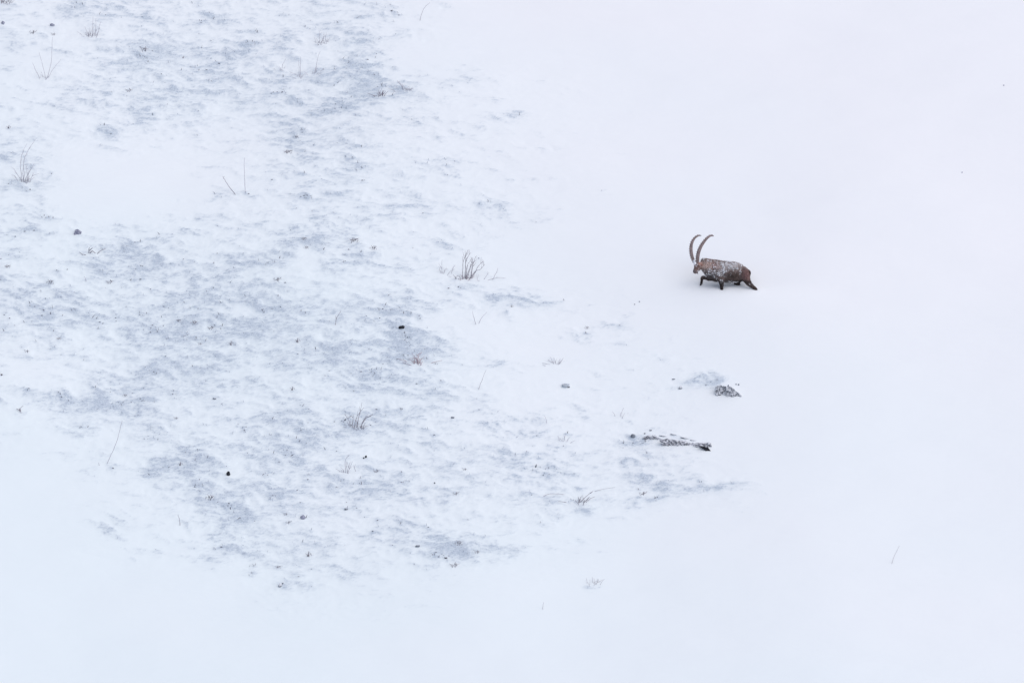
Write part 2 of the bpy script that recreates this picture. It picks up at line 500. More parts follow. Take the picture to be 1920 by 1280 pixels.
shrub('leafless_shrub', 'tall bare shrub with two arching stems at the left edge', 'shrub', (43, 341), [
    c2((330,960),(310,700),(340,520),(410,380)), c2((350,960),(355,700),(400,540),(490,390),(570,290)),
    c2((360,960),(440,820),(530,680)), c2((330,930),(240,820),(200,750)), c2((420,950),(405,800),(380,700)),
    c2((290,960),(230,900),(195,870)), c2((450,960),(490,880),(600,840)), c2((430,950),(430,860),(445,790)), c2((350,960),(370,860),(400,800))],
    M_TWIG, .009, .0035, 2, litter=14, seed=6)
c3 = zconv(0, 0, 8)
shrub('leafless_shrub', 'sparse shrub of four long thin stems spreading from one foot, upper left', 'shrub', (84, 146), [
    c3((710,1170),(780,900),(800,600),(812,520)), c3((690,1160),(640,960),(590,760)), c3((600,1170),(510,1000),(480,930)),
    c3((720,1150),(800,1040),(930,880)), c3((650,1160),(610,1080))], M_TWIG, .008, .004, 0, litter=4, seed=7)
shrub('leafless_shrub', 'bushy twig clump with two straight upright stems near the upper left corner', 'shrub', (174, 68), [
    c3((1380,545),(1385,400),(1395,230)), c3((1330,530),(1270,390)), c3((1450,540),(1520,320)), c3((1430,540),(1440,440),(1445,260)),
    c3((1350,530),(1340,410)), c3((1300,530),(1270,480))], M_TWIG, .009, .004, 1, litter=14, seed=8)
c5 = zconv(380, 270, 10.667)
stalk('dry_stalk', 'dark stalk leaning left with a small side shoot', 'stalk', c5((680,1010),(550,885),(430,710),(390,640)), M_TWIGD, .011, .005, 1, seed=2)
stalk('dry_stalk', 'straight upright thin stalk right of the dark leaning one', 'stalk', c5((860,965),(840,650),(840,250)), M_TWIG, .009, .005, 0, seed=3)
c6 = zconv(600, 740, 8)
shrub('leafless_shrub', 'tangled twig bush leaning right in the middle of the scoured turf', 'shrub', (670, 801), [
    c6((500,490),(560,320),(660,190)), c6((600,480),(680,350),(800,290)), c6((460,490),(440,400),(370,300)), c6((480,490),(500,340),(455,320)),
    c6((560,490),(580,330)), c6((620,510),(640,400),(700,320)), c6((540,490),(600,260),(630,120)), c6((640,520),(700,530)), c6((610,500),(650,380),(760,310))],
    M_TWIGD, .008, .004, 3, litter=12, seed=9)
shrub('leafless_shrub', 'small upright twig clump left of two black pebbles', 'shrub', (649, 886), [
    c6((390,1180),(380,1000),(440,890)), c6((400,1160),(450,1080),(490,990)), c6((420,1160),(390,1000)), c6((440,1090),(400,1010)), c6((530,1120),(515,1100),(495,1050))],
    M_TWIG, .009, .004, 1, litter=6, seed=10)
c8 = zconv(170, 770, 11.636)
stalk('dry_stalk', 'long solitary stalk leaning right at the lower left edge of the turf', 'stalk', c8((335,1145),(480,890),(580,630),(690,235)), M_TWIG, .008, .006, 0, seed=4)
stalk('dry_stalk', 'tiny stub beside the foot of the long solitary stalk', 'stalk', c8((195,1190),(172,1130)), M_STRAW, .008, .005, seed=5)
c9 = zconv(700, 0, 6.4)
stalk('grass_stalk', 'pale stalk arching right at the top edge of the photo', 'stalk', c9((555,250),(580,170),(620,85),(690,20)), M_STRAW, .009, .005, seed=6)
c10 = zconv(480, 40, 9.145)
shrub('grass_clump', 'short forked pale stems, leftmost of three upright clumps in the upper turf', 'grass', (528, 132), [c10((440,845),(460,740),(520,630)), c10((445,845),(470,800)), c10((430,840),(420,790))], M_TWIG, .008, .004, 0, litter=4, seed=11)
shrub('grass_clump', 'tall straight pale stems, middle of three upright clumps in the upper turf', 'grass', (563, 145), [c10((755,965),(765,740),(765,590)), c10((740,965),(735,780),(720,640)), c10((790,970),(775,920))], M_TWIG, .008, .004, 0, litter=5, seed=12)
shrub('grass_clump', 'slanting pale stems, rightmost of three upright clumps in the upper turf', 'grass', (589, 138), [c10((990,905),(1040,740),(1075,570),(1110,500)), c10((1010,900),(1050,760)), c10((970,900),(960,850))], M_TWIG, .008, .004, 0, litter=5, seed=13)
shrub('leafless_shrub', 'faint bushy twigs above the three upright stem clumps near the top', 'shrub', (601, 82), [
    c10((1080,400),(1090,280),(1080,150)), c10((1180,380),(1200,280),(1220,180)), c10((1160,360),(1160,200)), c10((1250,380),(1200,310)), c10((1100,400),(1140,320),(1190,240))],
    M_TWIG, .008, .004, 1, litter=10, seed=14)
c4 = zconv(640, 427, 3)
shrub('forked_twig', 'small V shaped twig standing in clean snow below the largest shrub', 'twig', (894, 607), [c4((760,540),(745,505),(738,465)), c4((768,540),(785,515),(820,475))], M_TWIG, .008, .004, 0, seed=15)
shrub('grass_tuft', 'low zigzag tuft with white frost, between the V twig and the boulders', 'grass', (1043, 682), [c4((1200,765),(1175,725)), c4((1212,768),(1195,730)), c4((1215,768),(1248,732)), c4((1222,765),(1232,735)), c4((1205,760),(1165,745))], M_TWIG, .009, .004, 1, litter=8, seed=16)
c7 = zconv(640, 853, 3)
stalk('grass_stalk', 'lone faint stalk in the clean snow at lower right', 'stalk', [(1671, 1056), (1676, 1043), (1685, 1024)], M_STRAW, .008, .004, seed=7)
shrub('grass_tuft', 'lowest grass tuft, short spiky blades in the snow at bottom centre', 'grass', (1112, 1094), [c7((1385,722),(1382,695)), c7((1400,722),(1398,700)), c7((1415,722),(1413,690)), c7((1430,725),(1445,695)), c7((1440,722),(1440,700))], M_STRAW, .008, .004, 0, litter=6, seed=17)
stalk('grass_stalk', 'tiny upright stalk left of the lowest grass tuft', 'stalk', c7((1133,865),(1134,848),(1139,825)), M_STRAW, .008, .004, seed=8)
stalk('grass_stalk', 'tall faint stalk leaning right between the pink tuft and the flat slab', 'stalk', c4((768,910),(790,860),(815,798)), M_STRAW, .009, .004, seed=9)
c0 = zconv(1000, 580, 4)
shrub('grass_clump', 'two short stems sticking up above the long rock ledge', 'grass', (1164, 780), [c0((655,800),(662,775),(676,738)), c0((660,800),(652,770))], M_TWIG, .009, .004, 0, litter=3, seed=18)
stalk('grass_stalk', 'short stalk left of the long rock ledge, leaning left', 'stalk', c0((104,852),(95,825),(82,798)), M_TWIG, .008, .004, seed=10)
shrub('grass_tuft', 'small pointed tuft below and left of the long rock ledge', 'grass', (1058, 826), [c0((235,985),(240,930)), c0((225,985),(205,965)), c0((245,985),(262,990))], M_TWIG, .009, .004, 1, litter=5, seed=19)
c44 = zconv(0, 427, 3)
stalk('dry_stalk', 'crooked dark stalk in the turf above the oval black stone', 'stalk', c44((1888,545),(1892,515),(1902,490),(1918,468)), M_TWIGD, .009, .005, 1, seed=11)
stalk('dry_stalk', 'short curved stub in the turf at the left', 'stalk', c44((486,302),(482,288),(474,272)), M_TWIG, .009, .005, seed=12)
c66 = zconv(0, 853, 3)
stalk('dry_stalk', 'short upright stalk at the lower left end of the turf', 'stalk', c66((1014,392),(1010,365),(1003,335)), M_TWIGD, .009, .005, seed=13)
c99 = zconv(720, 590, 11.64)
shrub('russet_tuft', 'reddish pink twig tuft at the right edge of the turf', 'shrub', (783, 681), [
    c99((740,1020),(700,960),(600,960)), c99((750,1020),(720,900),(790,830)), c99((700,1040),(620,1020),(570,970)), c99((760,1020),(690,960),(660,900)),
    c99((770,1020),(800,990),(820,960)), c99((720,1030),(740,960),(760,890)), c99((690,1050),(640,1040))], M_RED, .012, .006, 2, litter=14, seed=20)
c55 = zconv(700, 0, 6.4)
shrub('grass_tuft', 'dense dark tuft at the right end of the upper turf', 'grass', (714, 179), [c55((95,1145),(120,1085)), c55((90,1145),(80,1085)), c55((105,1145),(125,1110)), c55((80,1145),(60,1105))], M_TWIGD, .011, .006, 1, litter=10, seed=21)
shrub('leafless_shrub', 'straggling twigs at the right tip of the upper turf, bent over', 'shrub', (757, 168), [c55((355,1040),(320,1000),(285,955)), c55((355,1060),(350,1010)), c55((380,1075),(430,1060),(450,1085)), c55((440,1060),(490,1055)), c55((345,1210),(350,1180))], M_TWIG, .010, .005, 1, litter=10, seed=22)
shrub('fallen_branch', 'dark feathery branch lying below the turf under the long rock ledge', 'branch', (1088, 943), [c7((1325,280),(1360,250),(1405,212)), c7((1335,275),(1345,235)), c7((1360,262),(1390,235)), c7((1330,270),(1310,262))], M_TWIGD, .010, .005, 3, litter=8, seed=23)
stalk('fallen_branch', 'thin twig lying flat left of the dark feathery branch', 'branch', c7((1120,232),(1160,220),(1205,218),(1250,222)), M_TWIG, .009, .005, 1, seed=24)
stalk('fallen_branch', 'thin pale twig lying flat right of the dark feathery branch', 'branch', c7((1395,205),(1450,195),(1535,180)), M_STRAW, .008, .004, 0, seed=25)
shrub('forked_twig', 'small dark forked stump on the left of the turf', 'twig', (168, 474), [[(166, 474), (167, 468), (168, 463)], [(168, 472), (173, 470), (180, 474)], [(166, 474), (162, 476)], [(168, 466), (174, 464)]], M_TWIGD, .014, .008, 0, litter=4, seed=26)
shrub('forked_twig', 'dark bent twig in the turf at far left above the clean snow', 'twig', (38, 772), [[(44, 774), (38, 771), (33, 767)], [(40, 772), (37, 766)], [(42, 773), (52, 772)]], M_TWIGD, .011, .006, 0, litter=4, seed=27)
shrub('grass_tuft', 'dark frosted tuft cut by the upper left corner of the photo', 'grass', (6, 6), [[(2, 6), (4, -4)], [(6, 7), (8, -5)], [(9, 6), (3, -3)], [(14, 6), (24, 4)]], M_TWIGD, .011, .005, 2, litter=14, seed=28)

# low dark tufts that stick out of the scoured turf, alike
TUFTS = [(570,448),(575,465),(445,520),(430,526),(520,525),(540,531),(335,601),(365,606),(395,616),(375,646),(412,647),(435,645),(110,635),(290,685),
    (460,691),(475,697),(520,690),(550,730),(545,746),(235,742),(260,743),(330,785),(315,791),(340,871),(376,861),(395,934),(389,941),(535,965),(541,980),
    (560,640),(664,451),(701,466),(241,171),(270,95),(299,108),(345,109),(540,286),(556,258),(705,884),(871,881),(855,926),(581,1041),(522,1063),
    (861,1019),(851,1061),(894,1036),(1206,926),(961,575),(991,580),(1101,615),(1171,641),(100,66),(62,62),(18,240),(14,500),(95,530),(205,530),(50,660),(150,690),(72,700)]
def tuft_mesh(seed):
    rnd = random.Random(seed); mb = MB()
    for _ in range(11):
        x0, y0 = rnd.gauss(0, .06), rnd.gauss(0, .04); h = rnd.uniform(.03, .11); lean = rnd.gauss(0, .07)
        p0 = Vector((x0, y0, -.04 + y0 * SLOPE)); p1 = p0 + Vector((lean * .4, rnd.gauss(0, .02), .04 + h * .6)); p2 = p0 + Vector((lean, rnd.gauss(0, .03), .04 + h))
        mb.add(*tube_data([p0, p1, p2], [.009, .007, .004], 4))
    return mesh_from('grass_tuft', mb.V, mb.F)
tuft_kinds = [tuft_mesh(90 + k) for k in range(6)]
M_TUFT = basic_mat('dead_grass', (.13, .12, .15), (.38, .36, .41), 30, bump=0)
MARKS = [(428, 888, 'the hooked black stone'), (753, 613, 'the oval black stone'), (147, 436, 'the violet grey domed stone'), (1187, 817, 'the round grey stone'),
    (1364, 735, 'the frosted boulder pair'), (1270, 832, 'the long rock ledge'), (402, 748, 'the small flat stone in white snow'), (872, 515, 'the largest bare shrub'),
    (43, 335, 'the arching shrub at the left edge'), (84, 135, 'the four stemmed shrub'), (174, 55, 'the clump with two straight stems'), (443, 350, 'the two stalks in clean snow'),
    (670, 790, 'the tangled twig bush'), (650, 880, 'the small upright clump'), (214, 830, 'the long solitary stalk'), (562, 125, 'the three upright stem clumps'),
    (714, 175, 'the dense dark tuft'), (783, 675, 'the reddish twig tuft'), (632, 600, 'the crooked dark stalk'), (1088, 935, 'the dark feathery branch'), (525, 1096, 'the stone at the lowest turf tip'),
    (836, 1044, 'the lowest black pebble'), (568, 968, 'the triangular frosted stone'), (168, 468, 'the forked stump'), (38, 770, 'the bent twig at far left'),
    (894, 600, 'the V shaped twig'), (1043, 676, 'the zigzag tuft'), (160, 525, 'the short curved stub')]
used_labels = set()
for i, (x, y) in enumerate(TUFTS):
    mx_, my_, mark = min(MARKS, key=lambda m_: math.hypot(m_[0] - x, (m_[1] - y) * 1.3))
    dx_, dy_ = x - mx_, y - my_
    ver = 'above' if dy_ < -8 else ('below' if dy_ > 8 else '')
    hor = 'left of' if dx_ < -10 else ('right of' if dx_ > 10 else '')
    where = ver + (' and ' if ver and hor else '') + hor
    dist_ = math.hypot(dx_, dy_)
    lab = 'low dark grass tuft ' + ('close by, ' if dist_ < 45 else ('well ' if dist_ > 140 else '')) + where + ' ' + mark
    if lab in used_labels or not where: continue
    used_labels.add(lab)
    o = link_mesh('grass_tuft', tuft_kinds[i % 6], M_TUFT, None, at(x, y))
    sc_ = random.uniform(.4, .85); o.scale = (sc_, sc_, sc_)
    tag(o, lab, 'grass', 'low dark tufts on the scoured turf')

# ------------------------------------------------------------------ stones
def rock_mesh(name, size, seed, sub=3, rough=.35, sharp=False):
    bm = bmesh.new()
    bmesh.ops.create_icosphere(bm, subdivisions=sub, radius=1.0)
    off = Vector((seed * 3.17, seed * 1.9, seed * .77))
    for v in bm.verts:
        n = v.co.normalized()
        d_ = 1 + rough * mnoise.fractal(n * 1.1 + off, .9, 2.1, 4) + rough * .35 * mnoise.noise(n * 4.5 + off)
        c = mnoise.cell(n * 1.6 + off) * rough * .25 if sharp else 0
        v.co = Vector((n.x * size[0], n.y * size[1], n.z * size[2])) * (d_ + c)
    me_ = bpy.data.meshes.new(name); bm.to_mesh(me_); bm.free()
    me_.polygons.foreach_set('use_smooth', [not sharp] * len(me_.polygons))
    return me_

def stone(label, px, py, w, h, mat, seed, cat='stone', name='stone', rot=0.0, sink=.25, sharp=False, rough=.3, sub=3, depth=None):
    """stone whose outline is about w by h photo pixels, foot at (px, py)"""
    sx, sz = w * SC / 2 * .88, h * SC / 2 * .88
    me_ = rock_mesh(name, (sx, depth or (sx + sz) / 2 * .9, sz * (1 + sink)), seed, sub, rough, sharp)
    o = link_mesh(name, me_, mat)
    p = at(px, py)
    o.location = p + Vector((0, 0, sz * (1 - sink) * .8))
    o.rotation_euler = (0, rot, seed * .3 % .5)
    return tag(o, label, cat)

stone('black stone with a hooked snow cap, darkest spot at lower left', 428, 890, 7.5, 8.5, M_ROCKD, 1, sub=3)
stone('oval black stone with a pointed left end at the right edge of the turf', 753, 615, 13, 6.0, M_ROCKD, 2, rot=-.15)

stone('round smooth grey stone at the left end of the long rock ledge', 1187, 819, 10, 7.5, M_ROCKM, 4, rough=.12)
stone('upper of the two small black pebbles below the tangled bush', 686, 857, 4.2, 4.2, M_ROCKD, 5, 'pebble', 'pebble', sub=2)
stone('lower of the two small black pebbles below the tangled bush', 682, 859, 3.4, 2.6, M_ROCKD, 6, 'pebble', 'pebble', sub=2)
stone('small flat dark stone lying in white snow among the left turf', 402, 748, 7, 3.2, M_ROCKM, 7, 'pebble', 'pebble', sub=2)
stone('tiny dark pebble at the left edge of the photo', 3, 703, 4, 3.5, M_ROCKP, 8, 'pebble', 'pebble', sub=2)
stone('small flat black pebble above the long rock ledge', 1220, 807, 6, 2.6, M_ROCKP, 9, 'pebble', 'pebble', rot=.1, sub=2)
stone('small dark pebble where the long rock ledge begins', 1209, 813, 3, 3.5, M_ROCKP, 10, 'pebble', 'pebble', sub=2)
stone('flat frosted slab with a dark right end, left of the boulders', 1061, 724, 18, 7, rock_mat('pale_slab', (.40, .45, .51), (.50, .55, .62), (.75, .79, .85), -.05), 11, 'slab', 'stone_slab', rot=.08)
stone('small black stone touching the right end of the flat frosted slab', 1066, 726, 6, 3.4, M_ROCKP, 12, 'pebble', 'pebble', rot=.1, sub=2)
stone('dark speckled rock left of the frosted boulders', 1276, 728, 9, 5.5, M_ROCKF, 13, 'stone', 'stone', rot=-.3)
stone('thin dark stone above the dark speckled rock', 1263, 711, 7, 2.2, M_ROCKM, 14, 'pebble', 'pebble', sub=2)
def crag_mesh(name, outline, ox, oy, depth, seed, amp=.022, cuts=5):
    """angular block: outline in photo pixels, facing the lens, running back into the slope"""
    bm = bmesh.new()
    fr = [bm.verts.new(offs(x, y, ox, oy, -.02)) for x, y in outline]
    cx = sum(x for x, y in outline) / len(outline); cy = sum(y for x, y in outline) / len(outline)
    bk = [bm.verts.new(offs(cx + (x - cx) * .7, cy + (y - cy) * .5 - 1, ox, oy, depth)) for x, y in outline]
    n = len(outline)
    bm.faces.new(fr); bm.faces.new(bk[::-1])
    for i in range(n): bm.faces.new((fr[i], bk[i], bk[(i + 1) % n], fr[(i + 1) % n]))
    bmesh.ops.triangulate(bm, faces=bm.faces[:])
    for _ in range(4):
        bmesh.ops.subdivide_edges(bm, edges=[e for e in bm.edges if e.calc_length() > .035], cuts=1)
        bmesh.ops.triangulate(bm, faces=bm.faces[:])
    bmesh.ops.recalc_face_normals(bm, faces=bm.faces[:]); bm.normal_update()
    off = Vector((seed * 2.1, seed * .7, seed * 1.3))
    dl = [(v, v.normal.copy() * (amp * 1.4 * mnoise.fractal(v.co * 9 + off, .8, 2.1, 4) + amp * .8 * (mnoise.cell(v.co * 14 + off) - .5))) for v in bm.verts]
    for v, d_ in dl: v.co += d_
    me_ = bpy.data.meshes.new(name); bm.to_mesh(me_); bm.free()
    return me_
def crag(label, outline, foot, depth, mat, seed, cat='boulder', name='boulder'):
    o = link_mesh(name, crag_mesh(name, outline, foot[0], foot[1], depth, seed), mat)
    o.location = at(*foot)
    return tag(o, label, cat)
crag('frosted speckled boulder, left of the pair below the ibex', [(1341, 725), (1350, 722), (1361, 725), (1366, 742), (1366, 752), (1344, 748), (1341, 738)], (1354, 740), .30, M_ROCKF, 15)
crag('violet grey domed stone with a pointed right end at the left', [(139, 441), (139, 436), (141, 431), (144, 428.5), (147, 429.5), (150, 432), (154, 437), (151, 439), (146, 441)], (146, 439), .15, M_ROCKV, 3, 'stone', 'stone')
crag('frosted wedge shaped boulder, right of the pair below the ibex', [(1365, 720), (1372, 725), (1383, 735), (1393, 745), (1393, 753), (1370, 752), (1362, 740), (1361, 727)], (1374, 743), .35, M_ROCKF, 16)
stone('upper of two tiny dark pebbles in clean snow below the ibex', 1199, 566, 2.6, 2.4, M_ROCKM, 17, 'pebble', 'pebble', sub=2)
stone('lower of two tiny dark pebbles in clean snow below the ibex', 1190, 571, 2.6, 2.2, M_ROCKM, 18, 'pebble', 'pebble', sub=2)
stone('dark pebble right above the frosted boulder pair, on the left', 1380, 721, 2.2, 3.6, M_ROCKM, 19, 'pebble', 'pebble', sub=2)
stone('dark pebble right above the frosted boulder pair, on the right', 1385, 722, 3, 4, M_ROCKM, 20, 'pebble', 'pebble', sub=2)
stone('small dark stone at the lowest tip of the turf', 525, 1099, 7, 7, M_ROCKF, 21)
stone('small black pebble beside the stone at the lowest tip of the turf', 530, 1094, 3, 3, M_ROCKP, 22, 'pebble', 'pebble', sub=2)
stone('black pebble at the bottom of the lowest central turf patch', 836, 1046, 6, 4, M_ROCKP, 23, 'pebble', 'pebble', sub=2)
stone('dark curved stone at the left end of the lowest central turf patch', 783, 1024, 10, 3.4, M_ROCKM, 24, 'stone', 'stone', rot=-.2)
stone('triangular frosted stone pointing down in the lower turf', 568, 971, 10, 7, M_ROCKV, 25, sharp=True)
stone('small black splinter standing in snow in the lower middle', 1005, 875, 2.6, 7, M_ROCKP, 26, 'pebble', 'pebble', rot=.3, sub=2)
stone('black pebble alone in snow of the lower middle turf', 815, 906, 3, 4, M_ROCKP, 27, 'pebble', 'pebble', sub=2)
stone('dark flat stone at the lower left of the middle turf', 649, 955, 8, 3.2, M_ROCKM, 28, 'stone', 'stone', rot=.1)
stone('flat dark pebble in snow right of the tangled bush', 849, 783, 8, 3, M_ROCKM, 29, 'pebble', 'pebble', sub=2)
stone('tiny pebble in the clean snow at the right edge, lower one', 1804, 324, 2.6, 2.6, M_ROCKV, 30, 'pebble', 'pebble', sub=2)
stone('tiny pebble in the clean snow at the right edge, upper one', 1882, 161, 2.4, 2.8, M_ROCKV, 31, 'pebble', 'pebble', sub=2)
stone('dark stone at the left of the upper turf, near the corner', 98, 48, 10, 5, M_ROCKV, 32, rough=.4)
stone('small dark stone on the left edge near the upper corner', 6, 45, 7, 7, M_ROCKV, 33, rough=.5)

# the long ledge: a narrow rock rib with a dark block for the shade under its right end
def rock_ledge():
    bx, by = 1270, 833
    root = empty('rock_ledge', at(bx, by))
    tag(root, 'long narrow speckled rock ledge, broken into blocks, with a dark shade block at right', 'rock ledge')
    base = root.location
    blocks = [([(1206, 820), (1213, 817.5), (1223, 819), (1222, 823), (1210, 825)], (1214, 823)),
              ([(1223, 816), (1231, 818), (1241, 822.5), (1239, 826), (1226, 822)], (1232, 823)),
              ([(1238, 825), (1248, 822), (1260, 823), (1273, 826.5), (1280, 831), (1277, 837), (1266, 839.5), (1252, 838), (1242, 834)], (1260, 835)),
              ([(1272, 825), (1284, 828), (1298, 830), (1306, 831), (1303, 837), (1292, 837.5), (1280, 835)], (1290, 834)),
              ([(1303, 830), (1316, 830), (1334, 830), (1334, 843), (1328, 842), (1317, 840), (1305, 837)], (1319, 838))]
    for i, (ol, ft) in enumerate(blocks):
        o = link_mesh('stone_block', crag_mesh('stone_block', ol, ft[0], ft[1], .22, 60 + i, .020), M_ROCKL, root)
        o.location = at(*ft) - base
    o = link_mesh('shade_block', crag_mesh('shade_block', [(1313, 838), (1328, 841), (1332, 845), (1337, 852), (1325, 848)], 1325, 843, .2, 6, .008), M_ROCKD, root)  # black block added in place of the shade below the ledge end
    o.location = at(1325, 843) - base + Vector((-.02, -.02, .04))
    for i, (x, y, w, h) in enumerate(((1245, 817, 17, 2.0), (1264, 814, 12, 1.6), (1286, 821, 20, 3.2), (1300, 825, 12, 2.4))):
        me_ = rock_mesh('flake', (w * SC / 2, .04, h * SC * .42), 50 + i, 3, .4)
        o = link_mesh('flake', me_, M_ROCKF, root)
        p = at(x, y) - root.location
        o.location = p; o.rotation_euler = (0, .17, 0)
rock_ledge()

# ------------------------------------------------------------------ uncountable litter of the turf
def scatter(n, lo=.25, power=1.3, clump=False):
    x = RNG.uniform(-14, 14, n); y = RNG.uniform(-14, 14, n)
    z, b, _ = slope_fields(x, y)
    keep = RNG.uniform(0, 1, n) < smooth(lo, .85, b) ** power * (smooth(-.12, .45, fbm(x * 1.3 + 60, y * 2.2 + 7, 3)) if clump else 1)
    return x[keep], y[keep], z[keep], b[keep]

def blades(name, n, hmin, hmax, w, mat, label, cat, lo, power, clump=False):
    x, y, z, b = scatter(n, lo, power, clump)
    k = len(x)
    h = RNG.uniform(hmin, hmax, k); az = RNG.uniform(0, 2 * np.pi, k)
    lean = RNG.normal(0, .55, k); ln2 = RNG.normal(0, .4, k)
    ww = w * RNG.uniform(.6, 1.4, k)
    base = np.stack([x, y, z - .015], 1)
    side = np.stack([np.cos(az) * ww, np.sin(az) * ww, 0 * ww], 1)
    mid = base + np.stack([lean * h * .45, ln2 * h * .4, h * .62], 1)
    top = base + np.stack([lean * h * 1.1, ln2 * h, h], 1)
    V = np.stack([base - side, base + side, mid - side * .7, mid + side * .7, top], 1).reshape(-1, 3)
    o5 = np.arange(k) * 5
    tris = np.stack([o5, o5 + 1, o5 + 3, o5, o5 + 3, o5 + 2, o5 + 2, o5 + 3, o5 + 4], 1).reshape(-1, 3)
    m_ = mesh_from(name, V.tolist(), tris.tolist())
    o = link_mesh(name, m_, mat)
    tag(o, label, cat, None, 'stuff')
blades('grass_stubble', 60000, .03, .09, .006, M_STUB, 'frosted grass stubble poking through the scoured turf patches', 'grass', .2, 1.2)
blades('dead_stalks', 60000, .03, .11, .009, M_SPECK, 'dark dead stalks scattered over the scoured turf', 'grass', .25, 1.3, True)
def specks():
    x, y, z, b = scatter(42000, .25, 1.2, True)
    V, F = [], []
    octv = np.array([(1, 0, 0), (-1, 0, 0), (0, 1, 0), (0, -1, 0), (0, 0, 1), (0, 0, -1)], float)
    octf = [(0, 2, 4), (2, 1, 4), (1, 3, 4), (3, 0, 4), (2, 0, 5), (1, 2, 5), (3, 1, 5), (0, 3, 5)]
    for i in range(len(x)):
        s = random.choice((.008, .010, .013, .018)); sz = s * random.uniform(.5, 1.0)
        j = RNG.uniform(.7, 1.3, (6, 1))
        v = octv * j * np.array([s * random.uniform(1, 1.8), s, sz]) + np.array([x[i], y[i], z[i] + sz * .4])
        o = len(V); V += v.tolist(); F += [tuple(q_ + o for q_ in f) for f in octf]
    o = link_mesh('turf_debris', mesh_from('turf_debris', V, F, False), M_SPECK)
    tag(o, 'dark crumbs of soil and seed heads on the scoured turf', 'debris', None, 'stuff')
specks()

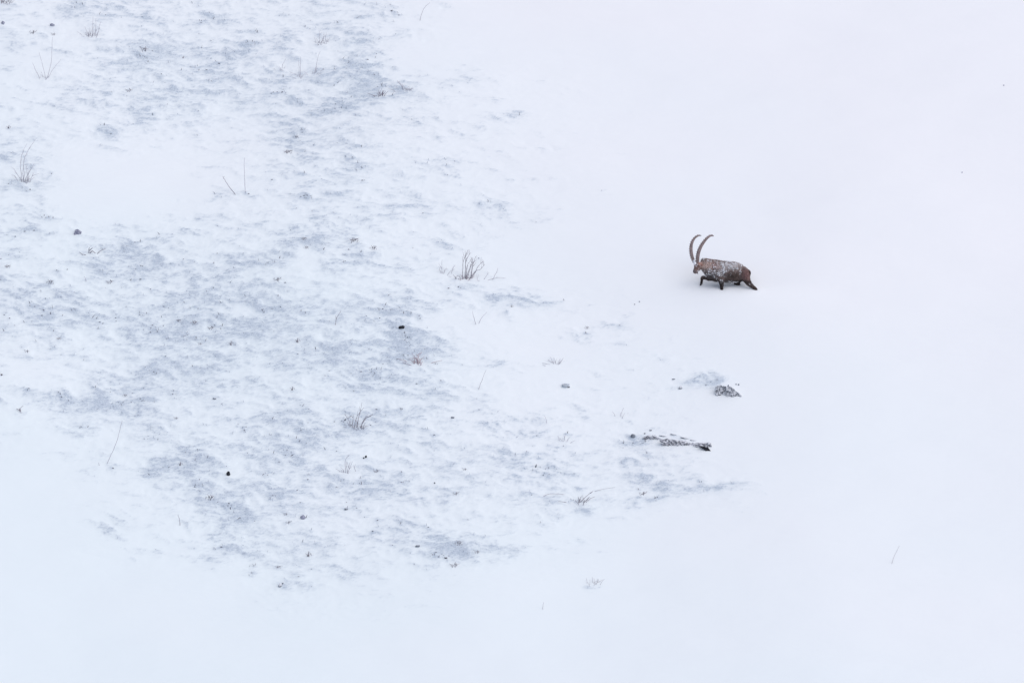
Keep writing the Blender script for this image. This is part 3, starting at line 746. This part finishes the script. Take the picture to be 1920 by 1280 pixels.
# ------------------------------------------------------------------ the ibex
def build_ibex():
    S = .0015530
    def P(zx, zy, y=0.0): return Vector(((zx - 800) * S, y, (1105 - zy) * S))
    root = empty('ibex', IBEX)
    tag(root, 'brown ibex with long ridged horns and snow on its coat, wading left through deep snow', 'ibex')

    # -- body: closed overlapping forms fused into one skin by voxel remeshing
    mb = MB()
    def loft(secs, sides=20):
        """secs: centre Vector, axis-a Vector, axis-b Vector (half axes)"""
        V, F = [], []
        n = len(secs)
        for c, a_, b_ in secs:
            for k in range(sides):
                t = 2 * math.pi * k / sides
                V.append(c + a_ * math.cos(t) + b_ * math.sin(t))
        for i in range(n - 1):
            for k in range(sides):
                k2 = (k + 1) % sides
                F.append((i * sides + k, i * sides + k2, (i + 1) * sides + k2, (i + 1) * sides + k))
        F.append(tuple(range(sides - 1, -1, -1))); F.append(tuple((n - 1) * sides + k for k in range(sides)))
        mb.add(V, F)
    def side_loft(rows, y0=0.0):
        secs = []
        for zx, zt, zb, hw, *yy in rows:
            c = P(zx, (zt + zb) / 2, yy[0] if yy else y0)
            secs.append((c, Vector((0, hw, 0)), Vector((0, 0, (zb - zt) / 2 * S))))
        loft(secs)
    side_loft([(392, 655, 720, .035), (405, 618, 765, .075), (440, 588, 825, .10), (490, 584, 895, .135), (560, 595, 955, .175), (640, 606, 988, .20), (720, 618, 994, .215),
               (800, 632, 1006, .22), (880, 642, 1018, .23), (960, 644, 1014, .225), (1030, 654, 990, .205), (1100, 690, 960, .185), (1165, 745, 940, .155), (1215, 805, 920, .11), (1238, 845, 890, .05)])
    def ellipsoid(c, r):
        bm = bmesh.new(); bmesh.ops.create_uvsphere(bm, u_segments=18, v_segments=12, radius=1)
        V = [c + Vector((v.co.x * r[0], v.co.y * r[1], v.co.z * r[2])) for v in bm.verts]
        bm.verts.index_update()
        F = [tuple(v.index for v in f.verts) for f in bm.faces]; bm.free(); mb.add(V, F)
    for sgn in (-1, 1):
        ellipsoid(P(700, 820, sgn * .12), (.17, .105, .23))        # shoulder
        ellipsoid(P(1130, 850, sgn * .105), (.16, .10, .185))        # haunch
    ellipsoid(P(640, 640, 0), (.16, .07, .05))                     # withers
    ellipsoid(P(560, 880, 0), (.10, .12, .12))                     # brisket
    def limb(pts):
        """pts: zx, zy, y, radius fore-aft, radius sideways"""
        Q = [P(a_, b_, c_) for a_, b_, c_, *_ in pts]
        Q2 = smooth_path(Q, 5)
        tt = np.linspace(0, 1, len(Q2)); t0 = np.linspace(0, 1, len(pts))
        r1 = np.interp(tt, t0, [p[3] for p in pts]); r2 = np.interp(tt, t0, [p[4] for p in pts])
        secs = []
        for i, c in enumerate(Q2):
            t = (Q2[min(i + 1, len(Q2) - 1)] - Q2[max(i - 1, 0)]).normalized()
            sd_ = Vector((0, 1, 0)); f_ = t.cross(sd_).normalized(); sd_ = f_.cross(t)
            secs.append((c, f_ * r1[i], sd_ * r2[i]))
        loft(secs, 14)
    # near fore leg, planted: shoulder, elbow, forearm, knee, cannon under the snow
    limb([(715, 830, -.15, .12, .07), (735, 905, -.165, .098, .070), (750, 965, -.165, .082, .066), (757, 1030, -.16, .062, .056), (762, 1090, -.155, .046, .044), (766, 1160, -.155, .045, .042), (770, 1290, -.155, .032, .032)])
    # far fore leg, lifted: forearm forward, wrist, cannon hanging, hoof
    limb([(640, 860, .10, .11, .07), (560, 930, .105, .072, .058), (500, 938, .11, .056, .050), (448, 928, .11, .047, .042), (424, 942, .11, .044, .040), (420, 985, .11, .035, .033), (416, 1022, .11, .035, .032), (412, 1044, .11, .040, .035)])
    # near hind leg, stretched back: thigh, stifle, gaskin, hock, cannon
    limb([(1130, 780, -.12, .13, .08), (1165, 880, -.15, .135, .085), (1195, 960, -.155, .095, .07), (1232, 1010, -.155, .078, .060), (1275, 1048, -.155, .060, .050), (1310, 1076, -.155, .050, .044), (1340, 1104, -.155, .045, .04), (1380, 1150, -.155, .042, .038)])
    # far hind leg, under the belly
    limb([(1100, 880, .12, .12, .075), (1050, 960, .13, .115, .065), (1028, 1010, .13, .098, .062), (1042, 1050, .13, .080, .055), (1060, 1090, .13, .066, .05), (1085, 1140, .13, .05, .044), (1100, 1250, .13, .034, .032)])
    # head, turned a little towards the lens
    O, N = P(380, 672, -.055), P(284, 822, -.165)
    ax = (N - O).normalized()
    up = Vector((-.55, -.30, .62)); up = (up - ax * up.dot(ax)).normalized()
    sdv = ax.cross(up).normalized()
    if sdv.y > 0: sdv = -sdv                                       # sdv points to the near side
    Lh = (N - O).length
    hd = [(-.06, .045, .045, 0), (.05, .082, .080, 0), (.18, .092, .088, .004), (.32, .092, .082, .006), (.46, .082, .070, 0), (.60, .068, .058, -.004), (.74, .056, .051, -.004), (.86, .052, .050, -.004), (.96, .047, .046, -.004), (1.03, .030, .032, -.006)]
    loft([(O + ax * (t * Lh) + up * o_, up * ru * 1.28, sdv * rs * 1.24) for t, ru, rs, o_ in hd], 16)
    loft([(O + ax * (t * Lh) - up * o_, up * ru, sdv * rs) for t, ru, rs, o_ in [(.25, .04, .05, .05), (.45, .045, .048, .055), (.7, .035, .038, .045), (.9, .028, .034, .035), (.98, .018, .022, .03)]], 12)
    # neck joining the head
    nk = [(P(398, 680, -.045), .085), (P(425, 700, -.02), .115), (P(470, 730, 0), .15)]
    loft([(c, Vector((0, r * .85, 0)), Vector((.25 * r, 0, r))) for c, r in nk], 16)

    tmp_me = mesh_from('tmp', mb.V, mb.F, False)
    tmp = bpy.data.objects.new('tmp', tmp_me); COL.objects.link(tmp)
    r = tmp.modifiers.new('r', 'REMESH'); r.mode = 'VOXEL'; r.voxel_size = .0105; r.use_smooth_shade = True
    s_ = tmp.modifiers.new('s', 'SMOOTH'); s_.factor = .5; s_.iterations = 7
    dg = bpy.context.evaluated_depsgraph_get(); dg.update()
    bme = bpy.data.meshes.new_from_object(tmp.evaluated_get(dg))
    bpy.data.objects.remove(tmp, do_unlink=True); bpy.data.meshes.remove(tmp_me)
    bme.name = 'body'
    nV = len(bme.vertices)
    co = np.zeros(nV * 3); bme.vertices.foreach_get('co', co); co = co.reshape(-1, 3)
    no = np.zeros(nV * 3); bme.vertices.foreach_get('normal', no); no = no.reshape(-1, 3)
    # shaggy relief
    shag = .010 * fbm(co[:, 0] * 16 + co[:, 1] * 9, co[:, 2] * 9 + 3, 3)
    co = co + no * shag[:, None]
    bme.vertices.foreach_set('co', co.ravel().astype(np.float32))

    # -- coat colours by region (own markings, plus belly shade put in as darker tones)
    zx = co[:, 0] / S + 800; zy = 1105 - co[:, 2] / S
    def blob(cx, cy, rx, ry): return np.exp(-(((zx - cx) / rx) ** 2 + ((zy - cy) / ry) ** 2))
    c = np.tile(np.array([.17, .125, .115]), (nV, 1))
    def lay(w, colr):
        nonlocal c
        w = np.clip(w, 0, 1)[:, None]; c = c * (1 - w) + np.array(colr) * w
    jit = fbm(co[:, 0] * 9 + co[:, 1] * 5, co[:, 2] * 7, 3)
    lay(1.1 * blob(520, 690, 110, 75) + .3 * jit * blob(520, 690, 120, 90), (.54, .41, .365))
    lay(.9 * blob(660, 690, 90, 60), (.44, .31, .29))
    lay(1.1 * blob(920, 690, 200, 60), (.46, .42, .42))
    lay(.8 * blob(620, 690, 26, 50), (.24, .125, .115))
    lay(.9 * blob(1180, 850, 75, 120), (.19, .105, .105))
    lay(.7 * blob(1230, 930, 50, 90), (.24, .15, .145))
    lay(1.0 * blob(930, 870, 150, 62), (.062, .046, .042))
    lay(.9 * blob(560, 890, 120, 90), (.085, .075, .077))
    lay(smooth(905, 985, zy) * .92, (.020, .016, .018))
    lay(.8 * blob(330, 720, 60, 60), (.22, .13, .12))
    lay(.8 * blob(275, 800, 35, 35), (.10, .085, .09))
    lay(.7 * blob(385, 660, 30, 40), (.50, .31, .27))
    lay(smooth(1090, 1180, zx) * smooth(960, 1010, zy) * .5, (.08, .055, .05))
    # -- snow frozen into the coat
    def snow_at(q, w_):
        zx_ = q[:, 0] / S + 800; zy_ = 1105 - q[:, 2] / S
        near = q[:, 1] < .05
        def bl(cx, cy, rx, ry): return np.exp(-(((zx_ - cx) / rx) ** 2 + ((zy_ - cy) / ry) ** 2))
        d_ = 1.25 * bl(705, 815, 110, 62) + .65 * bl(850, 740, 170, 50) + .75 * bl(940, 690, 170, 52) + .30 * bl(640, 640, 200, 40) + .7 * bl(940, 985, 110, 22) + .6 * bl(1082 - (zy_ - 780) * .12, 780, 11, 75) \
            + .35 * bl(500, 810, 80, 60) + .5 * bl(425, 610, 40, 25) + .30 * bl(305, 800, 40, 25) + .14 * bl(330, 740, 60, 50) + .35 * bl(760, 960, 40, 40) \
            + .30 * bl(1280, 1020, 40, 30) + .35 * bl(430, 850, 40, 70) + .12 * bl(620, 700, 200, 80)
        clump = smooth(-.15, .35, fbm(q[:, 0] * 11 + q[:, 1] * 7, q[:, 2] * 11, 3))
        return np.clip(d_ * (.25 + .95 * clump), 0, 1) * near
    rime = (snow_at(co, 0) * (.35 + .5 * smooth(-.3, .3, fbm(co[:, 0] * 26, co[:, 2] * 14, 2))))[:, None] * .78
    c = c * (1 - rime) + np.array([.66, .67, .70]) * rime
    ca = bme.attributes.new('coat', 'FLOAT_COLOR', 'POINT')
    ca.data.foreach_set('color', np.concatenate([c, np.ones((nV, 1))], 1).ravel().astype(np.float32))

    def coat_mat(name, rough=.85):
        m = bpy.data.materials.new(name); m.use_nodes = True
        nt = m.node_tree; b = nt.nodes['Principled BSDF']
        b.inputs['Roughness'].default_value = rough; b.inputs['Specular IOR Level'].default_value = .15
        at_ = nt.nodes.new('ShaderNodeAttribute'); at_.attribute_name = 'coat'
        tc = nt.nodes.new('ShaderNodeTexCoord')
        n = nt.nodes.new('ShaderNodeTexNoise'); n.inputs['Scale'].default_value = 45; n.inputs['Detail'].default_value = 4
        mp = nt.nodes.new('ShaderNodeMapping'); mp.inputs['Scale'].default_value = (1, 1, .4)
        nt.links.new(tc.outputs['Object'], mp.inputs['Vector']); nt.links.new(mp.outputs['Vector'], n.inputs['Vector'])
        r_ = ramp_node(nt, [(.30, (.45, .45, .45)), (.70, (1.45, 1.45, 1.45))])
        nt.links.new(n.outputs['Fac'], r_.inputs['Fac'])
        mx = nt.nodes.new('ShaderNodeMix'); mx.data_type = 'RGBA'; mx.blend_type = 'MULTIPLY'
        mx.inputs[0].default_value = 1.0
        nt.links.new(at_.outputs['Color'], mx.inputs[6]); nt.links.new(r_.outputs['Color'], mx.inputs[7])
        nt.links.new(mx.outputs[2], b.inputs['Base Color'])
        return m
    M_COAT = coat_mat('ibex_coat')
    bme.materials.clear()
    body = link_mesh('body', bme, M_COAT, root)

    # -- surface sampling for fur and snow
    bme.calc_loop_triangles()
    tri = np.zeros(len(bme.loop_triangles) * 3, np.int32); bme.loop_triangles.foreach_get('vertices', tri); tri = tri.reshape(-1, 3)
    A, B, Cc = co[tri[:, 0]], co[tri[:, 1]], co[tri[:, 2]]
    ar = np.linalg.norm(np.cross(B - A, Cc - A), axis=1); ar /= ar.sum()
    def sample(n):
        t = RNG.choice(len(tri), n, p=ar)
        u = RNG.uniform(0, 1, (n, 2)); fl = u.sum(1) > 1; u[fl] = 1 - u[fl]
        p = A[t] + (B[t] - A[t]) * u[:, :1] + (Cc[t] - A[t]) * u[:, 1:]
        return p, no[tri[t, 0]], c[tri[t, 0]]
    p, nn, cc = sample(15000)
    zx_ = p[:, 0] / S + 800; zy_ = 1105 - p[:, 2] / S
    head = (zx_ < 395)
    leg = (zy_ > 985) | ((zx_ < 490) & (zy_ > 900))
    ln = np.where(head, .012, np.where(leg, .016, .042)) * RNG.uniform(.6, 1.3, len(p))
    ln = np.where((zy_ > 930) & ~leg, ln * 1.25, ln)
    flow = np.stack([np.full(len(p), .75), RNG.normal(0, .15, len(p)), np.full(len(p), -.75)], 1)
    flow = np.where(leg[:, None], np.array([.15, 0, -1.0]), flow)
    flow = flow - nn * (flow * nn).sum(1)[:, None]
    dirf = flow + nn * .42 + RNG.normal(0, .14, (len(p), 3))
    dirf /= np.linalg.norm(dirf, axis=1)[:, None]
    sd_ = np.cross(dirf, nn); sd_ /= np.maximum(np.linalg.norm(sd_, axis=1), 1e-6)[:, None]
    wv = np.where(head | leg, .0035, .006)[:, None]
    b0 = p - nn * .003
    V = np.stack([b0 - sd_ * wv, b0 + sd_ * wv, b0 + dirf * ln[:, None]], 1).reshape(-1, 3)
    F = np.arange(len(V)).reshape(-1, 3)
    fm = mesh_from('fur', V.tolist(), F.tolist(), False)
    fa = fm.attributes.new('coat', 'FLOAT_COLOR', 'POINT')
    cj = np.repeat(cc * RNG.uniform(.45, 1.6, (len(p), 1)), 3, 0)
    fa.data.foreach_set('color', np.concatenate([cj, np.ones((len(cj), 1))], 1).ravel().astype(np.float32))
    fo = link_mesh('fur', fm, M_COAT, root); fo['kind'] = 'stuff'

    p, nn, cc = sample(34000)
    keep = RNG.uniform(0, 1, len(p)) < snow_at(p, 0) * .36
    p, nn = p[keep], nn[keep]
    V, F = [], []
    octv = np.array([(1, 0, 0), (-1, 0, 0), (0, 1, 0), (0, -1, 0), (0, 0, 1), (0, 0, -1)], float)
    octf = [(0, 2, 4), (2, 1, 4), (1, 3, 4), (3, 0, 4), (2, 0, 5), (1, 2, 5), (3, 1, 5), (0, 3, 5)]
    for i in range(len(p)):
        s0 = random.choice((.003, .004, .004, .005, .006, .007, .010, .013))
        s = np.array([s0 * random.uniform(.8, 1.6), s0, s0 * random.uniform(.8, 1.4)])
        v = octv * RNG.uniform(.7, 1.3, (6, 1)) * s + p[i] + nn[i] * .016
        o = len(V); V += v.tolist(); F += [tuple(k + o for k in f) for f in octf]
    so = link_mesh('snow_crust', mesh_from('snow_crust', V, F, True), M_SNOW, root); so['kind'] = 'stuff'

    # -- horns with knobbed front edges
    M_HORN = basic_mat('horn', (.15, .112, .115), (.32, .26, .255), 30, .6, .3)
    def horn(pts, front_sign):
        Q = [P(a_, b_, y_) for a_, b_, y_, r_ in pts]
        Q2 = smooth_path(Q, 14)
        rr = np.interp(np.linspace(0, 1, len(Q2)), np.linspace(0, 1, len(pts)), [r_ * 1.13 for *_, r_ in pts])
        V, F = [], []
        sides = 14; n = len(Q2)
        arc = 0
        for i, q_ in enumerate(Q2):
            if i: arc += (Q2[i] - Q2[i - 1]).length
            t = (Q2[min(i + 1, n - 1)] - Q2[max(i - 1, 0)]).normalized()
            sd__ = Vector((.25, 1, 0)); f_ = sd__.cross(t); f_.normalize()
            if f_.x > 0: f_ = -f_                                  # front edge faces left
            sd__ = t.cross(f_)
            fade = min(1, (n - i) / (n * .25))
            knob = max(0, math.sin(arc * 2 * math.pi / .060)) ** 2 * .021 * fade
            for k in range(sides):
                a_ = 2 * math.pi * k / sides
                ca_, sa_ = math.cos(a_), math.sin(a_)
                front = max(0, ca_) ** .8
                V.append(q_ + f_ * (ca_ * rr[i] + front * knob) + sd__ * (sa_ * (rr[i] * .72 + knob * .3 * front)))
        for i in range(n - 1):
            for k in range(sides):
                k2 = (k + 1) % sides
                F.append((i * sides + k, i * sides + k2, (i + 1) * sides + k2, (i + 1) * sides + k))
        F.append(tuple(range(sides - 1, -1, -1))); F.append(tuple((n - 1) * sides + k for k in range(sides)))
        return link_mesh('horn', mesh_from('horn', V, F), M_HORN, root)
    horn([(348, 668, -.10, .036), (342, 620, -.115, .042), (345, 540, -.13, .043), (364, 450, -.14, .042), (402, 360, -.14, .038), (452, 285, -.13, .034), (508, 222, -.11, .028), (562, 186, -.09, .022), (600, 182, -.075, .017), (618, 196, -.07, .008)], -1)
    horn([(310, 680, -.055, .030), (278, 628, -.05, .036), (250, 560, -.04, .040), (233, 480, -.02, .041), (230, 400, .01, .039), (246, 320, .04, .034), (284, 250, .07, .027), (335, 208, .09, .022), (375, 194, .10, .016), (410, 198, .105, .007)], 1)

    # -- ears, eyes, nostrils, tail, beard, hoof
    M_DARK = basic_mat('dark_horn', (.012, .011, .012), (.03, .027, .028), 30, .5, 0)
    M_EYE = basic_mat('eye', (.012, .008, .006), (.02, .012, .01), 10, .15, 0)
    M_EAR = basic_mat('ear_fur', (.22, .12, .10), (.36, .22, .18), 40, .9, 0)
    def leaf(name, base, tip, wdt, thick, nrm, mat):
        d_ = tip - base; L_ = d_.length; d_.normalize()
        w_ = d_.cross(nrm).normalized(); n_ = w_.cross(d_)
        V, F = [], []; rows = 7; sides = 8
        for i in range(rows):
            t = i / (rows - 1); wd = wdt * math.sin(math.pi * (.12 + .86 * t)) ** .8
            for k in range(sides):
                a_ = 2 * math.pi * k / sides
                V.append(base + d_ * (L_ * t) + w_ * (wd * math.cos(a_)) + n_ * (thick * math.sin(a_) - .35 * wd * math.cos(a_) ** 2 * .5))
        for i in range(rows - 1):
            for k in range(sides):
                k2 = (k + 1) % sides
                F.append((i * sides + k, i * sides + k2, (i + 1) * sides + k2, (i + 1) * sides + k))
        F.append(tuple(range(sides - 1, -1, -1))); F.append(tuple((rows - 1) * sides + k for k in range(sides)))
        return link_mesh(name, mesh_from(name, V, F), mat, root)
    eb = O + ax * (.10 * Lh)
    leaf('ear', eb + sdv * .07 + up * .02, P(424, 694, -.22), .042, .012, Vector((0, -1, .2)), M_EAR)
    leaf('ear', eb - sdv * .07 + up * .02, P(352, 690, .07), .034, .010, Vector((-1, 0, .2)), M_EAR)
    for sg in (1, -1):
        me_ = rock_mesh('eye', (.018, .018, .018), 3, 2, .02)
        o = link_mesh('eye', me_, M_EYE, root); o.location = O + ax * (.36 * Lh) + sdv * (sg * .095) + up * .034
        me_ = rock_mesh('nostril', (.008, .008, .006), 4, 2, .1)
        o = link_mesh('nostril', me_, M_DARK, root); o.location = O + ax * (.99 * Lh) + sdv * (sg * .026) + up * .018
    M_TAIL = basic_mat('tail_hair', (.03, .02, .02), (.09, .05, .045), 40, .9, .2)
    V, F = tube_data(smooth_path([P(1200, 790, 0), P(1242, 812, 0), P(1258, 850, 0), P(1254, 885, 0)], 4), list(np.interp(np.linspace(0, 1, 13), [0, .4, 1], [.032, .028, .008])), 9)
    link_mesh('tail', mesh_from('tail', V, F), M_TAIL, root)
    V, F = tube_data(smooth_path([N - ax * .075 - up * .045, N - ax * .05 - up * .075, P(350, 842, -.15)], 4), list(np.interp(np.linspace(0, 1, 9), [0, .4, 1], [.024, .022, .006])), 8)
    link_mesh('beard', mesh_from('beard', V, F), M_TAIL, root)
    # the lifted fore hoof and the trailing hind hoof, cloven: two toes each
    for nm, (tx, ty, yy), d_ in (('hoof', (408, 1036, .11), Vector((-.25, 0, -1))), ('hoof', (1338, 1104, -.155), Vector((.8, 0, -.7)))):
        hb = MB()
        for sg in (-1, 1):
            a0 = P(tx, ty, yy + sg * .014)
            d_.normalize()
            V, F = tube_data([a0, a0 + d_ * .03, a0 + d_ * .052 + Vector((-.008, 0, 0))], [.019, .022, .015], 8); hb.add(V, F)
        hb.build(nm, M_DARK, root)
    # snow packed on the crown and between the horns
    me_ = rock_mesh('snow_cap', (.045, .055, .05), 9, 3, .3)
    o = link_mesh('snow_cap', me_, M_SNOW, root); o.location = P(300, 668, -.105)
    me_ = rock_mesh('snow_cap', (.03, .04, .05), 12, 3, .3)
    o = link_mesh('snow_cap', me_, M_SNOW, root); o.location = P(286, 632, -.085)
build_ibex()
print('verts', sum(len(o.data.vertices) for o in scene.objects if o.type == 'MESH'), 'objects', len(scene.objects))
